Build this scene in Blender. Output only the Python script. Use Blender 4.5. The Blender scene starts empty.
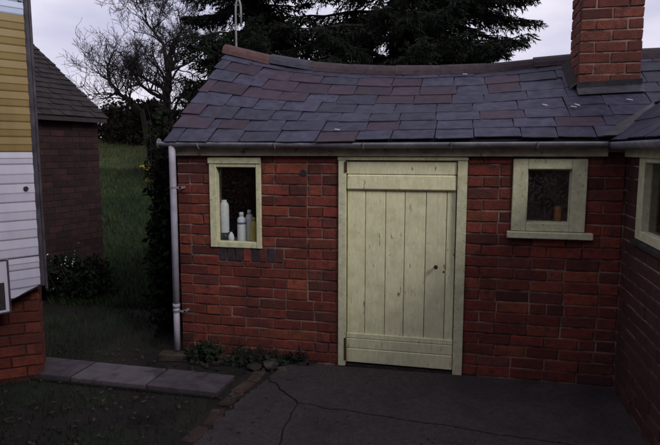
import bpy, bmesh, math, random
from mathutils import Vector, Matrix, noise
R = math.radians
rnd = random.Random(7)
scene = bpy.context.scene
col = scene.collection

# ------------------------------------------------------------------ camera
cam_d = bpy.data.cameras.new('camera'); cam = bpy.data.objects.new('camera', cam_d); col.objects.link(cam)
YAW, PIT = R(13.0), math.atan(72.5 / 580)
fw = Vector((-math.sin(YAW) * math.cos(PIT), math.cos(YAW) * math.cos(PIT), -math.sin(PIT)))
rt = Vector((math.cos(YAW), math.sin(YAW), 0)); up = rt.cross(fw)
m = Matrix((rt, up, -fw)).transposed().to_4x4(); m.translation = (0, -4.49, 1.75)
cam.matrix_world = m
cam_d.sensor_width = 36; cam_d.lens = 580 / 660 * 36; cam_d.clip_end = 500; cam_d.clip_start = 0.05
scene.camera = cam

# ------------------------------------------------------------------ sky, sun, exposure
SUN = Vector((0.68, -0.52, 0.53)).normalized()
w = bpy.data.worlds.new('World'); scene.world = w; w.use_nodes = True
nt = w.node_tree; nt.nodes.clear()
out = nt.nodes.new('ShaderNodeOutputWorld'); bg = nt.nodes.new('ShaderNodeBackground'); bg.inputs['Strength'].default_value = 0.1
sky = nt.nodes.new('ShaderNodeTexSky'); sky.sky_type = 'NISHITA'; sky.sun_disc = False
sky.sun_elevation = math.asin(SUN.z); sky.sun_rotation = math.atan2(SUN.x, SUN.y); sky.dust_density = 4
tc = nt.nodes.new('ShaderNodeTexCoord'); mp = nt.nodes.new('ShaderNodeMapping'); mp.inputs['Scale'].default_value = (1, 1, 2.6)
nz = nt.nodes.new('ShaderNodeTexNoise'); nz.inputs['Scale'].default_value = 2.6; nz.inputs['Detail'].default_value = 6; nz.inputs['Roughness'].default_value = .5
rp = nt.nodes.new('ShaderNodeValToRGB')
rp.color_ramp.elements[0].position = .38; rp.color_ramp.elements[0].color = (.58, .57, .74, 1)
rp.color_ramp.elements[1].position = .66; rp.color_ramp.elements[1].color = (1.0, .94, 1.03, 1)
sc_ = nt.nodes.new('ShaderNodeVectorMath'); sc_.operation = 'SCALE'; sc_.inputs['Scale'].default_value = 8.3
mx = nt.nodes.new('ShaderNodeMix'); mx.data_type = 'RGBA'; mx.inputs['Factor'].default_value = .9
L = nt.links.new
L(tc.outputs['Generated'], mp.inputs['Vector']); L(mp.outputs['Vector'], nz.inputs['Vector']); L(nz.outputs['Fac'], rp.inputs['Fac'])
L(rp.outputs['Color'], sc_.inputs[0]); L(sky.outputs['Color'], mx.inputs['A']); L(sc_.outputs['Vector'], mx.inputs['B'])
L(mx.outputs['Result'], bg.inputs['Color']); L(bg.outputs['Background'], out.inputs['Surface'])
sd = bpy.data.lights.new('sun', 'SUN'); sd.energy = 1.5; sd.angle = R(20); sd.color = (1, .96, .9)
so = bpy.data.objects.new('sun', sd); so.rotation_euler = SUN.to_track_quat('Z', 'Y').to_euler(); so.location = (8, -8, 12); col.objects.link(so)
scene.view_settings.view_transform = 'Standard'; scene.view_settings.look = 'None'
scene.view_settings.exposure = 0.38; scene.view_settings.gamma = 1.0

# ------------------------------------------------------------------ materials
MATS = {}
def material(name, c1, c2=None, rough=.8, scale=8, detail=6, bump=0., bscale=40, spec=.3, var=0., island=False, stretch=(1, 1, 1),
             hue=1., nr=.62, stain=None, stain_scale=1.6, spot=None, spot_scale=30, spot_at=.62, spot_w=.06, metal=0., lo=.35, hi=.65):
    """base colour c1..c2 by noise, per-piece brightness variation, optional spots of another colour, bump"""
    mt = bpy.data.materials.new(name); mt.use_nodes = True; n = mt.node_tree.nodes; l = mt.node_tree.links.new
    b = n['Principled BSDF']; b.inputs['Roughness'].default_value = rough; b.inputs['Specular IOR Level'].default_value = spec
    b.inputs['Metallic'].default_value = metal
    geo = n.new('ShaderNodeNewGeometry'); mp = n.new('ShaderNodeMapping'); mp.inputs['Scale'].default_value = stretch
    l(geo.outputs['Position'], mp.inputs['Vector'])
    nz = n.new('ShaderNodeTexNoise'); nz.inputs['Scale'].default_value = scale; nz.inputs['Detail'].default_value = detail
    nz.inputs['Roughness'].default_value = nr; l(mp.outputs['Vector'], nz.inputs['Vector'])
    r = n.new('ShaderNodeValToRGB'); c2 = c2 or c1
    r.color_ramp.elements[0].position = lo; r.color_ramp.elements[0].color = (*c1, 1)
    r.color_ramp.elements[1].position = hi; r.color_ramp.elements[1].color = (*c2, 1)
    l(nz.outputs['Fac'], r.inputs['Fac']); cur = r.outputs['Color']
    if var:
        if island: src = geo.outputs['Random Per Island']
        else: src = n.new('ShaderNodeObjectInfo').outputs['Random']
        mr = n.new('ShaderNodeMapRange'); mr.inputs['To Min'].default_value = 1 - var; mr.inputs['To Max'].default_value = 1 + var
        l(src, mr.inputs['Value']); hs = n.new('ShaderNodeHueSaturation'); l(mr.outputs['Result'], hs.inputs['Value']); l(cur, hs.inputs['Color'])
        mul = n.new('ShaderNodeMath'); mul.operation = 'MULTIPLY'; mul.inputs[1].default_value = 7.31; l(src, mul.inputs[0])
        fr = n.new('ShaderNodeMath'); fr.operation = 'FRACT'; l(mul.outputs[0], fr.inputs[0])
        m2 = n.new('ShaderNodeMapRange'); m2.inputs['To Min'].default_value = .5 - .03 * hue * min(1, var * 2.2); m2.inputs['To Max'].default_value = .5 + .02 * hue * min(1, var * 2.2)
        l(fr.outputs[0], m2.inputs['Value']); l(m2.outputs['Result'], hs.inputs['Hue']); cur = hs.outputs['Color']
    if spot:
        n2 = n.new('ShaderNodeTexNoise'); n2.inputs['Scale'].default_value = spot_scale; n2.inputs['Detail'].default_value = 5
        n2.inputs['Roughness'].default_value = .65; l(mp.outputs['Vector'], n2.inputs['Vector'])
        m3 = n.new('ShaderNodeMapRange'); m3.inputs['From Min'].default_value = spot_at; m3.inputs['From Max'].default_value = spot_at + spot_w
        l(n2.outputs['Fac'], m3.inputs['Value']); mm = n.new('ShaderNodeMix'); mm.data_type = 'RGBA'; mm.inputs['B'].default_value = (*spot, 1)
        l(m3.outputs['Result'], mm.inputs['Factor']); l(cur, mm.inputs['A']); cur = mm.outputs['Result']
    if stain:
        n4 = n.new('ShaderNodeTexNoise'); n4.inputs['Scale'].default_value = stain_scale; n4.inputs['Detail'].default_value = 9; n4.inputs['Roughness'].default_value = .7
        l(geo.outputs['Position'], n4.inputs['Vector']); m4 = n.new('ShaderNodeMapRange'); m4.inputs['From Min'].default_value = .46; m4.inputs['From Max'].default_value = .68; m4.inputs['To Max'].default_value = .75
        l(n4.outputs['Fac'], m4.inputs['Value']); mk = n.new('ShaderNodeMix'); mk.data_type = 'RGBA'; mk.inputs['B'].default_value = (*stain, 1)
        l(m4.outputs['Result'], mk.inputs['Factor']); l(cur, mk.inputs['A']); cur = mk.outputs['Result']
    l(cur, b.inputs['Base Color'])
    if bump:
        n3 = n.new('ShaderNodeTexNoise'); n3.inputs['Scale'].default_value = bscale; n3.inputs['Detail'].default_value = 8
        l(mp.outputs['Vector'], n3.inputs['Vector'])
        bu = n.new('ShaderNodeBump'); bu.inputs['Strength'].default_value = bump; bu.inputs['Distance'].default_value = .01
        l(n3.outputs['Fac'], bu.inputs['Height']); l(bu.outputs['Normal'], b.inputs['Normal'])
    MATS[name] = mt; return mt
BR = dict(rough=.88, scale=22, bump=.6, bscale=90, var=.32, hue=.14, spot=(.05, .024, .021), spot_scale=13, spot_at=.52, spot_w=.18, stain=(.045, .020, .018))
material('brick', (.125, .025, .018), (.185, .040, .027), **BR)
material('brick_orange', (.16, .040, .022), (.22, .058, .031), **BR)
material('brick_wing', (.036, .012, .011), (.062, .018, .015), **BR)  # dirty wing brick, with the wing's shade also put into the colour
material('brick_brown', (.075, .022, .019), (.12, .034, .026), **BR)
material('brick_blue', (.022, .017, .020), (.05, .035, .04), rough=.55, scale=30, bump=.3, var=.3)
material('brick_pier', (.10, .022, .015), (.145, .034, .020), **BR)
material('brick_chimney', (.10, .028, .021), (.16, .043, .029), **BR)
BR2 = dict(BR); BR2.update(island=True)
material('brick_joined', (.10, .024, .019), (.16, .038, .027), **BR2)
material('brick_dimmed', (.014, .007, .008), (.031, .011, .011), rough=.9, scale=10, bump=.4, var=.4, island=True)  # the shed's lack of light is put into its brick colour
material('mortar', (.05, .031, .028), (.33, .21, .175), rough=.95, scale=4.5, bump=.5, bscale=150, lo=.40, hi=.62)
material('mortar_dark', (.018, .014, .014), (.03, .022, .02), rough=.95, scale=6, bump=.4)  # shed mortar dimmed with its bricks; also the chimney's dark fillet
material('slate_blue', (.013, .0135, .029), (.037, .036, .065), rough=.6, scale=12, bump=.35, bscale=30, spec=.28, var=.24, hue=.15, spot=(.07, .07, .085), spot_scale=22, spot_at=.66, spot_w=.08)
material('slate_purple', (.019, .011, .021), (.036, .020, .036), rough=.6, scale=12, bump=.35, bscale=30, spec=.28, var=.3, hue=.15, spot=(.06, .055, .065), spot_scale=22, spot_at=.68, spot_w=.08)
material('underlay', (.02, .018, .02), (.03, .028, .03), rough=.9)
material('ridge_red', (.046, .023, .023), (.078, .039, .037), rough=.85, scale=14, bump=.5, var=.2, spot=(.06, .05, .055), spot_scale=9, spot_at=.55)
material('ridge_purple', (.026, .016, .022), (.05, .031, .037), rough=.8, scale=14, bump=.5, var=.25, spot=(.06, .055, .06), spot_scale=16, spot_at=.62)
material('ridge_blue', (.025, .024, .036), (.045, .043, .06), rough=.7, scale=14, bump=.4, var=.2)
material('paint', (.62, .61, .385), (.74, .725, .49), rough=.55, scale=45, bump=.16, bscale=110, spec=.35, var=.05, stretch=(1, 1, .22), stain=(.52, .51, .32), stain_scale=7, spot=(.17, .14, .085), spot_scale=40, spot_at=.63, spot_w=.05)
material('paint_dirty', (.43, .43, .275), (.58, .575, .39), rough=.6, scale=20, bump=.2, bscale=90, var=.06, spot=(.17, .15, .09), spot_scale=30, spot_at=.58, spot_w=.2)
material('fascia_paint', (.28, .27, .19), (.48, .46, .33), rough=.7, scale=9, bump=.4, bscale=90, spot=(.10, .09, .06), spot_scale=14, spot_at=.58, spot_w=.12)
material('gutter_paint', (.12, .118, .145), (.24, .235, .28), rough=.42, scale=7, bump=.15, spec=.5)
material('pipe_paint', (.29, .28, .35), (.39, .37, .45), rough=.5, scale=12, bump=.15, spot=(.16, .14, .15), spot_scale=18, spot_at=.66)
material('lead', (.022, .021, .028), (.045, .043, .055), rough=.5, scale=14, bump=.3, spec=.45)
material('lead_bright', (.26, .26, .28), (.4, .4, .42), rough=.4, scale=30)
material('rust', (.025, .014, .010), (.06, .03, .016), rough=.85, scale=40, bump=.5)
material('iron_dark', (.02, .018, .018), (.04, .035, .035), rough=.5, scale=30)
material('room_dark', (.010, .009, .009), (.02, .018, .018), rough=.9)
material('white_plastic', (.72, .74, .82), (.8, .82, .88), rough=.4, scale=10)
material('dark_plastic', (.02, .03, .04), (.03, .04, .05), rough=.4)
material('blue_label', (.12, .16, .34), rough=.5)
material('yellow_plastic', (.5, .42, .10), (.55, .48, .14), rough=.45)
material('brown_glass', (.36, .13, .05), (.46, .18, .07), rough=.35)
material('concrete', (.021, .017, .019), (.068, .053, .055), rough=.92, scale=26, detail=12, nr=.8, bump=1.0, bscale=130, lo=.3, hi=.7, spot=(.11, .092, .088), spot_scale=85, spot_at=.60, spot_w=.05, stain=(.013, .012, .013), stain_scale=1.5)
material('paving', (.040, .033, .042), (.080, .064, .078), rough=.85, scale=9, detail=9, bump=.5, bscale=90, var=.0, spot=(.026, .022, .024), spot_scale=5, spot_at=.58, spot_w=.1)
material('paving_pale', (.072, .060, .076), (.115, .094, .112), rough=.85, scale=9, detail=9, bump=.5, bscale=90, spot=(.04, .034, .038), spot_scale=5, spot_at=.58, spot_w=.1)
material('edging_brick', (.026, .016, .014), (.05, .027, .020), rough=.9, scale=14, bump=.6, var=.3, spot=(.05, .045, .035), spot_scale=9, spot_at=.52)
material('soil', (.006, .005, .005), (.017, .013, .012), rough=1, scale=3, detail=12, bump=1, bscale=45, spot=(.011, .018, .008), spot_scale=1.2, spot_at=.5, spot_w=.1)
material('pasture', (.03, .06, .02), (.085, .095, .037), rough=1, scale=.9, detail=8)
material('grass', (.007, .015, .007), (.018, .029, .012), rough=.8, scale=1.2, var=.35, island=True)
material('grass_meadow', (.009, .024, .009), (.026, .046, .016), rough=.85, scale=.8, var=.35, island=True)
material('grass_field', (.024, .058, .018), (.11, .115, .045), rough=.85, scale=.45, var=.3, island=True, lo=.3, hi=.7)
material('dead_leaf', (.022, .013, .009), (.06, .036, .022), rough=.8, scale=12, var=.4, island=True)
material('stone', (.026, .021, .02), (.06, .049, .045), rough=.9, scale=14, bump=.6, var=.4)
material('bark', (.016, .012, .012), (.032, .025, .022), rough=.95, scale=9, bump=.8, bscale=30, stretch=(1, 1, .3))
material('bark_dark', (.012, .010, .009), (.022, .018, .016), rough=.95, scale=9, bump=.8, bscale=30, stretch=(1, 1, .3))
material('twig', (.012, .009, .010), (.024, .018, .018), rough=.9, scale=9)
material('needle', (.006, .009, .007), (.014, .018, .012), rough=.9, spec=.1, scale=3, var=.35, island=True)
material('hedge_leaf', (.012, .011, .008), (.030, .024, .015), rough=.9, spec=.1, scale=3, var=.4, island=True)
material('ivy_leaf', (.004, .007, .004), (.011, .018, .008), rough=.85, spec=.12, scale=4, var=.4, island=True)
material('yellow_flower', (.48, .36, .03), (.60, .46, .06), rough=.6, var=.2, island=True)
material('white_flower', (.6, .58, .6), (.7, .68, .7), rough=.6)
material('caravan_white', (.42, .41, .52), (.52, .50, .61), rough=.38, scale=4, bump=.05, spec=.45, spot=(.30, .29, .30), spot_scale=6, spot_at=.64, spot_w=.12, stretch=(1, 1, .25))
material('caravan_ochre', (.17, .118, .042), (.235, .165, .062), rough=.38, scale=4, bump=.05, spec=.45, spot=(.16, .10, .03), spot_scale=6, spot_at=.62, spot_w=.14, stretch=(1, 1, .25))
material('caravan_sky', (.42, .50, .68), (.50, .57, .74), rough=.35, scale=4, spec=.45)
material('caravan_trim', (.03, .026, .036), (.07, .062, .08), rough=.6, scale=10)
material('pole_grey', (.16, .16, .17), (.24, .24, .25), rough=.5, scale=14)
material('rubber', (.012, .012, .013), (.02, .02, .02), rough=.8)
material('galvanised', (.32, .33, .34), (.45, .46, .47), rough=.45, scale=14)
material('tile_dark', (.010, .008, .010), (.021, .015, .016), rough=.85, scale=10, bump=.4, var=.35, island=True)

def glass_material(name, dirt_glint, rough, bumpy):
    mt = bpy.data.materials.new(name); mt.use_nodes = True; n = mt.node_tree.nodes; l = mt.node_tree.links.new; n.clear()
    o = n.new('ShaderNodeOutputMaterial'); tr = n.new('ShaderNodeBsdfTransparent'); gl = n.new('ShaderNodeBsdfGlossy'); gl.inputs['Roughness'].default_value = rough
    tr.inputs['Color'].default_value = (.93, .94, .93, 1); df = n.new('ShaderNodeBsdfDiffuse'); df.inputs['Color'].default_value = (.09, .085, .09, 1)
    fr = n.new('ShaderNodeLayerWeight'); fr.inputs['Blend'].default_value = .5
    pw = n.new('ShaderNodeMath'); pw.operation = 'POWER'; pw.inputs[1].default_value = 5; l(fr.outputs['Facing'], pw.inputs[0])
    fm = n.new('ShaderNodeMapRange'); fm.inputs['To Min'].default_value = .04; l(pw.outputs[0], fm.inputs['Value']); m1 = n.new('ShaderNodeMixShader'); m2 = n.new('ShaderNodeMixShader')
    geo = n.new('ShaderNodeNewGeometry'); nz = n.new('ShaderNodeTexNoise'); nz.inputs['Scale'].default_value = 45; nz.inputs['Detail'].default_value = 6; l(geo.outputs['Position'], nz.inputs['Vector'])
    mr = n.new('ShaderNodeMapRange'); mr.inputs['From Min'].default_value = .45; mr.inputs['From Max'].default_value = .75; mr.inputs['To Max'].default_value = dirt_glint
    l(nz.outputs['Fac'], mr.inputs['Value'])
    if bumpy:
        v = n.new('ShaderNodeTexVoronoi'); v.inputs['Scale'].default_value = 70; l(geo.outputs['Position'], v.inputs['Vector'])
        bu = n.new('ShaderNodeBump'); bu.inputs['Strength'].default_value = bumpy; bu.inputs['Distance'].default_value = .006; l(v.outputs['Distance'], bu.inputs['Height'])
        l(bu.outputs['Normal'], gl.inputs['Normal']); l(bu.outputs['Normal'], fr.inputs['Normal'])
    l(fm.outputs['Result'], m1.inputs['Fac']); l(tr.outputs[0], m1.inputs[1]); l(gl.outputs[0], m1.inputs[2])
    l(mr.outputs['Result'], m2.inputs['Fac']); l(m1.outputs[0], m2.inputs[1]); l(df.outputs[0], m2.inputs[2]); l(m2.outputs[0], o.inputs['Surface'])
    MATS[name] = mt
glass_material('glass', .10, .02, 0)
glass_material('glass_frosted', .55, .06, .35)  # dirt on this pane also paints its pale reflection specks

# ------------------------------------------------------------------ mesh helpers
WORLD = {}
def link(name, data, parent=None, mw=None):
    o = bpy.data.objects.new(name, data); col.objects.link(o)
    mw = mw or Matrix.Identity(4)
    if parent is not None:
        o.parent = parent; o.matrix_parent_inverse = WORLD[parent].inverted()
    o.matrix_basis = mw; WORLD[o] = mw.copy()
    return o
def thing(name, loc, label, cat, group=None):
    o = link(name, None, None, Matrix.Translation(loc)); o.empty_display_size = .2
    tag(o, label, cat, group); return o
def tag(o, label=None, cat=None, group=None, kind=None):
    if label: o['label'] = label
    if cat: o['category'] = cat
    if group: o['group'] = group
    if kind: o['kind'] = kind
    return o
class MB:
    def __init__(s): s.v = []; s.f = []
    def quad(s, a, b, c, d): i = len(s.v); s.v += [a, b, c, d]; s.f.append((i, i + 1, i + 2, i + 3)); return s
    def tri(s, a, b, c): i = len(s.v); s.v += [a, b, c]; s.f.append((i, i + 1, i + 2)); return s
    def box(s, lo, hi, M=None):
        i = len(s.v); (x0, y0, z0), (x1, y1, z1) = lo, hi
        vs = [Vector(p) for p in ((x0, y0, z0), (x1, y0, z0), (x1, y1, z0), (x0, y1, z0), (x0, y0, z1), (x1, y0, z1), (x1, y1, z1), (x0, y1, z1))]
        s.v += [M @ p if M else p for p in vs]
        s.f += [tuple(i + k for k in q) for q in ((0, 3, 2, 1), (4, 5, 6, 7), (0, 1, 5, 4), (1, 2, 6, 5), (2, 3, 7, 6), (3, 0, 4, 7))]; return s
    def tube(s, pts, rad, n=8, caps=True):
        pts = [Vector(p) for p in pts]; rad = rad if isinstance(rad, (list, tuple)) else [rad] * len(pts)
        base = len(s.v); ref = None
        for k, p in enumerate(pts):
            t = (pts[min(k + 1, len(pts) - 1)] - pts[max(k - 1, 0)]).normalized()
            if ref is None: ref = t.orthogonal().normalized()
            ref = (ref - t * ref.dot(t)); ref = ref.normalized() if ref.length > 1e-6 else t.orthogonal().normalized()
            b = t.cross(ref)
            for j in range(n):
                a = 2 * math.pi * j / n; s.v.append(p + (ref * math.cos(a) + b * math.sin(a)) * rad[k])
        for k in range(len(pts) - 1):
            for j in range(n):
                a = base + k * n + j; c = base + k * n + (j + 1) % n; s.f.append((a, c, c + n, a + n))
        if caps:
            s.f.append(tuple(base + j for j in reversed(range(n)))); e = base + (len(pts) - 1) * n; s.f.append(tuple(e + j for j in range(n)))
        return s
    def lathe(s, c, prof, n=16):
        base = len(s.v); c = Vector(c)
        for r, z in prof:
            for j in range(n): a = 2 * math.pi * j / n; s.v.append(c + Vector((r * math.cos(a), r * math.sin(a), z)))
        for k in range(len(prof) - 1):
            for j in range(n): a = base + k * n + j; d = base + k * n + (j + 1) % n; s.f.append((a, d, d + n, a + n))
        s.f.append(tuple(base + j for j in reversed(range(n)))); e = base + (len(prof) - 1) * n; s.f.append(tuple(e + j for j in range(n))); return s
    def prism(s, poly, z0, z1, M=None):
        n = len(poly); i = len(s.v)
        P = [Vector((x, y, z0)) for x, y in poly] + [Vector((x, y, z1)) for x, y in poly]
        s.v += [M @ p if M else p for p in P]
        s.f.append(tuple(i + k for k in reversed(range(n)))); s.f.append(tuple(i + n + k for k in range(n)))
        for k in range(n): q = (k + 1) % n; s.f.append((i + k, i + q, i + n + q, i + n + k))
        return s
    def mesh(s, name, mat, smooth=False, bevel=0., seg=1):
        me = bpy.data.meshes.new(name); me.from_pydata([tuple(p) for p in s.v], [], s.f)
        if bevel:
            bm = bmesh.new(); bm.from_mesh(me); bmesh.ops.recalc_face_normals(bm, faces=bm.faces)
            bmesh.ops.bevel(bm, geom=[e for e in bm.edges if len(e.link_faces) == 2 and e.calc_face_angle(0) > .5], offset=bevel, segments=seg, affect='EDGES', clamp_overlap=True)
            bm.to_mesh(me); bm.free()
        me.materials.append(MATS[mat]); me.update()
        if smooth: me.polygons.foreach_set('use_smooth', [True] * len(me.polygons))
        return me
    def build(s, name, mat, parent=None, smooth=False, bevel=0., seg=1): return link(name, s.mesh(name, mat, smooth, bevel, seg), parent)
def jit(a): return rnd.uniform(-a, a)

# ------------------------------------------------------------------ terrain
def hgt(x, y):
    t = max(0, y - 2.2)
    z = .172 * t if t < 12 else 2.064 + .012 * (t - 12)
    z *= min(1, t / 3.5) if t < 3.5 else 1
    return z + (noise.noise(Vector((x * .25, y * .25, 0))) * .10 if y > 2 else 0) * min(1, max(0, y - 2) / 3)
xs = [-140, -90, -60, -40, -28] + [-20 + .8 * i for i in range(28)] + [2.4 + 1.6 * i for i in range(10)] + [25, 40, 60, 90, 140]
ys = [-60, -30, -16, -10] + [-8 + .5 * i for i in range(24)] + [4 + 1. * i for i in range(20)] + [28, 36, 50, 80, 140, 220]
mb = MB()
for y in ys:
    for x in xs: mb.v.append((x, y, hgt(x, y) - .03 + (noise.noise(Vector((x * 1.3, y * 1.3, 5))) * .012 if y < 3 else 0)))
nx = len(xs)
for j in range(len(ys) - 1):
    for i in range(nx - 1): mb.f.append((j * nx + i, j * nx + i + 1, (j + 1) * nx + i + 1, (j + 1) * nx + i))
tag(mb.build('ground', 'soil', None, True), kind='structure')

# ------------------------------------------------------------------ yard of broken concrete
def jag(p, q, n, amp, seed):
    r = random.Random(seed); p, q = Vector(p), Vector(q); d = (q - p); s = Vector((-d.y, d.x)).normalized()
    return [p + d * (k / n) + s * (0 if k in (0, n) else r.uniform(-amp, amp)) for k in range(n + 1)]
def pull(poly, g):                       # shrink an outline by g so that neighbours leave an open crack
    n = len(poly); o = []
    for k in range(n):
        a, b, c = poly[k - 1], poly[k], poly[(k + 1) % n]
        e1 = (b - a).normalized(); e2 = (c - b).normalized(); nn = Vector((-(e1.y + e2.y), e1.x + e2.x))
        nn = nn.normalized() if nn.length > 1e-4 else Vector((-e1.y, e1.x)); o.append(b + nn * g)
    return o
XW = 1.12
J = [(-1.43, -.42), (-1.08, -.80), (.30, -.95), (1.115, -1.02), (-.98, -2.3), (-.9, -9), (-1.40, -.06), (1.115, -.012), (1.115, -9), (-1.60, -2.4), (-1.75, -9), (-1.50, -.85)]
V2 = [Vector(p) for p in J]
c_a = jag(V2[0], V2[1], 9, .018, 1); c_b = jag(V2[1], V2[2], 22, .014, 2); c_c = jag(V2[2], V2[3], 12, .012, 3); c_d = jag(V2[1], V2[4], 20, .016, 4); c_e = jag(V2[4], V2[5], 20, .03, 5)
c_f = jag(V2[0], V2[6], 10, .012, 6); c_g = jag(V2[0], V2[11], 12, .02, 7); c_h = jag(V2[11], V2[9], 26, .025, 8); c_i = jag(V2[9], V2[10], 20, .04, 9)
yard_bed = MB().prism([(-1.42, -.10), (-1.62, -2.4), (-1.7, -9), (1.11, -9), (1.11, -.02)], -.03, -.004).build('yard', 'soil'); tag(yard_bed, kind='structure')
polys = [c_f[::-1][:-1] + c_a[:-1] + c_b[:-1] + c_c + [V2[7]],
         c_a[:0:-1] + c_g[:-1] + c_h[:-1] + c_i + [V2[5]] + c_e[::-1][1:-1] + c_d[::-1][:-1],
         c_d[:-1] + c_e + [V2[8]] + c_c[::-1][:-1] + c_b[::-1][:-1]]
for k, pl in enumerate(polys):
    area = sum(pl[i - 1].x * pl[i].y - pl[i].x * pl[i - 1].y for i in range(len(pl)))
    if area < 0: pl = pl[::-1]
    MB().prism([(p.x, p.y) for p in pull(pl, .0045)], -.02, (.010, .004, .007)[k]).build('concrete_slab', 'concrete', yard_bed, bevel=.003)
# brick edging along the yard
edge = MB().box((-1.66, -2.2, -.04), (-1.44, -.28, -.012)).build('yard_edging', 'soil'); tag(edge, kind='structure')
eb = [MB().box((-.052, -.105, -.04), (.052, .105, .03)).mesh('edging_brick', 'edging_brick', bevel=.010) for _ in range(1)][0]
y = -.36
while y > -1.75:
    x = -1.545 - .06 * (-.4 - y) * .6
    link('brick', eb, edge, Matrix.Translation((x + jit(.012), y, -.026 + jit(.013))) @ Matrix.Rotation(jit(.14), 4, 'Z') @ Matrix.Rotation(jit(.14), 4, 'Y') @ Matrix.Rotation(jit(.06), 4, 'X'))
    y -= .226 + rnd.random() * .04
# paving slabs
path = MB().box((-4.2, -.80, -.04), (-1.66, -.40, -.012)).build('path', 'soil'); tag(path, kind='structure')
x = -1.68
for k in range(4):
    wd = (.585, .645, .62, .6)[k]; sh = .13
    a = [(x - wd + .008, -.775 + jit(.008)), (x - .008, -.782 + jit(.006)), (x - .008 + .0, -.452 + jit(.006)), (x - wd + .008, -.440 + jit(.006))]
    s = MB().prism(a, -.035, .020 + jit(.006)).build('paving_slab', 'paving_pale' if k == 1 else 'paving', path, bevel=.006)
    x -= wd

# ------------------------------------------------------------------ brickwork
CH = .0862            # course height
def brick_variants(mat, L_, n=4, dep=.055, hh=CH - .011):
    o = []
    for k in range(n):
        r = random.Random(hash((mat, k)) & 255 if False else 31 * k + len(mat)); m_ = MB(); e = .005
        c = [(-L_ / 2, -hh / 2), (L_ / 2, -hh / 2), (L_ / 2, hh / 2), (-L_ / 2, hh / 2)]
        c = [(a + r.uniform(-.003, .003), b + r.uniform(-.0025, .0025)) for a, b in c]
        back = [Vector((a, dep, b)) for a, b in c]; mid = [Vector((a, e, b)) for a, b in c]
        fr = [Vector((a * (1 - 2 * e / L_), r.uniform(-.0015, .0015), b * (1 - 2 * e / hh))) for a, b in c]
        m_.v = back + mid + fr
        for A, B in ((0, 4), (4, 8)):
            for q in range(4): m_.f.append((A + q, A + (q + 1) % 4, B + (q + 1) % 4, B + q))
        m_.f.append((8, 9, 10, 11))
        me = m_.mesh('brick_' + mat, mat); o.append(me)
    return o
BV = {}
def brick_mesh(mat, ln):
    key = (mat, ln > .16)
    if key not in BV: BV[key] = brick_variants(mat, .229 if ln > .16 else .108)
    return rnd.choice(BV[key]), (.229 if ln > .16 else .108)
def fill(u0, u1, flip, header=.22):
    """brick lengths along one course between u0 and u1"""
    o = []; u = u0; first = True
    if flip: o.append((u, min(u + .108, u1))); u += .119
    while u < u1 - .03:
        ln = .229 if rnd.random() > header else .108
        ln += jit(.006)
        if u1 - (u + ln) < .06: ln = min(u1 - u, ln + .06) if u1 - u < .30 else .13
        o.append((u, min(u + ln, u1))); u += ln + .011
    return [b for b in o if b[1] - b[0] > .025]
def free(u0, u1, holes, z):
    iv = [(u0, u1)]
    for a, b, c, d in holes:
        ov = min(z + CH, d) - max(z, c)
        if ov > .3 * CH:
            nv = []
            for p, q in iv:
                if b <= p or a >= q: nv.append((p, q)); continue
                if a > p: nv.append((p, a))
                if b < q: nv.append((b, q))
            iv = nv
    return [i for i in iv if i[1] - i[0] > .03]
def place_brick(parent, mat, p, ln, rotz=0, name='brick', proud=.003, sy=1):
    me, nom = brick_mesh(mat, ln)
    return link(name, me, parent, Matrix.Translation(p) @ Matrix.Rotation(rotz, 4, 'Z') @ Matrix.Translation((0, -proud + jit(.0025), 0)) @ Matrix.Rotation(jit(.006), 4, 'Y') @ Matrix.Diagonal((ln / nom, 1, 1, 1)))
def pick():
    q = rnd.random()
    return 'brick' if q < .68 else 'brick_brown' if q < .86 else 'brick_orange' if q < .995 else 'brick_blue'

# ------------------------------------------------------------------ the outbuilding
XL, YB, ZT = -2.357, 2.58, 1.79
H_DOOR = (-.965, .022, -.2, 1.705); H_WL = (-2.062, -1.615, .945, 1.685); H_WR = (.350, .862, 1.10, 1.69); H_SOL = (-2.0, -1.42, .822, .945)
ob = thing('outbuilding', (-.6, 1.2, 0), 'low red brick outbuilding with slate roof and pale green plank door', 'building')
def holed_wall(u0, u1, z0, z1, holes, f):      # boxes around the openings, f maps (u0,u1,z0,z1) to lo,hi
    m_ = MB(); us = sorted({u0, u1, *[h for H in holes for h in H[:2]]}); zs = sorted({z0, z1, *[min(max(h, z0), z1) for H in holes for h in H[2:]]})
    for i in range(len(us) - 1):
        for k in range(len(zs) - 1):
            cu, cz = (us[i] + us[i + 1]) / 2, (zs[k] + zs[k + 1]) / 2
            if any(a < cu < b and c < cz < d for a, b, c, d in holes): continue
            lo, hi = f(us[i], us[i + 1], zs[k], zs[k + 1]); m_.box(lo, hi)
    bm = bmesh.new(); me = m_.mesh('tmp', 'mortar'); bm.from_mesh(me); bmesh.ops.remove_doubles(bm, verts=bm.verts, dist=1e-5)
    seen = {}                                     # drop the inner faces that two boxes share
    for fc in bm.faces: seen.setdefault(tuple(sorted(v.index for v in fc.verts)), []).append(fc)
    bmesh.ops.delete(bm, geom=[x for g in seen.values() if len(g) > 1 for x in g], context='FACES_ONLY'); bm.to_mesh(me); bm.free(); return me
wall = link('wall', holed_wall(XL, XW + .25, -.15, ZT, [H_DOOR, H_WL, H_WR], lambda a, b, c, d: ((a, .006, c), (b, .22, d))), ob)
nc = int(ZT / CH) + 1
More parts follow.
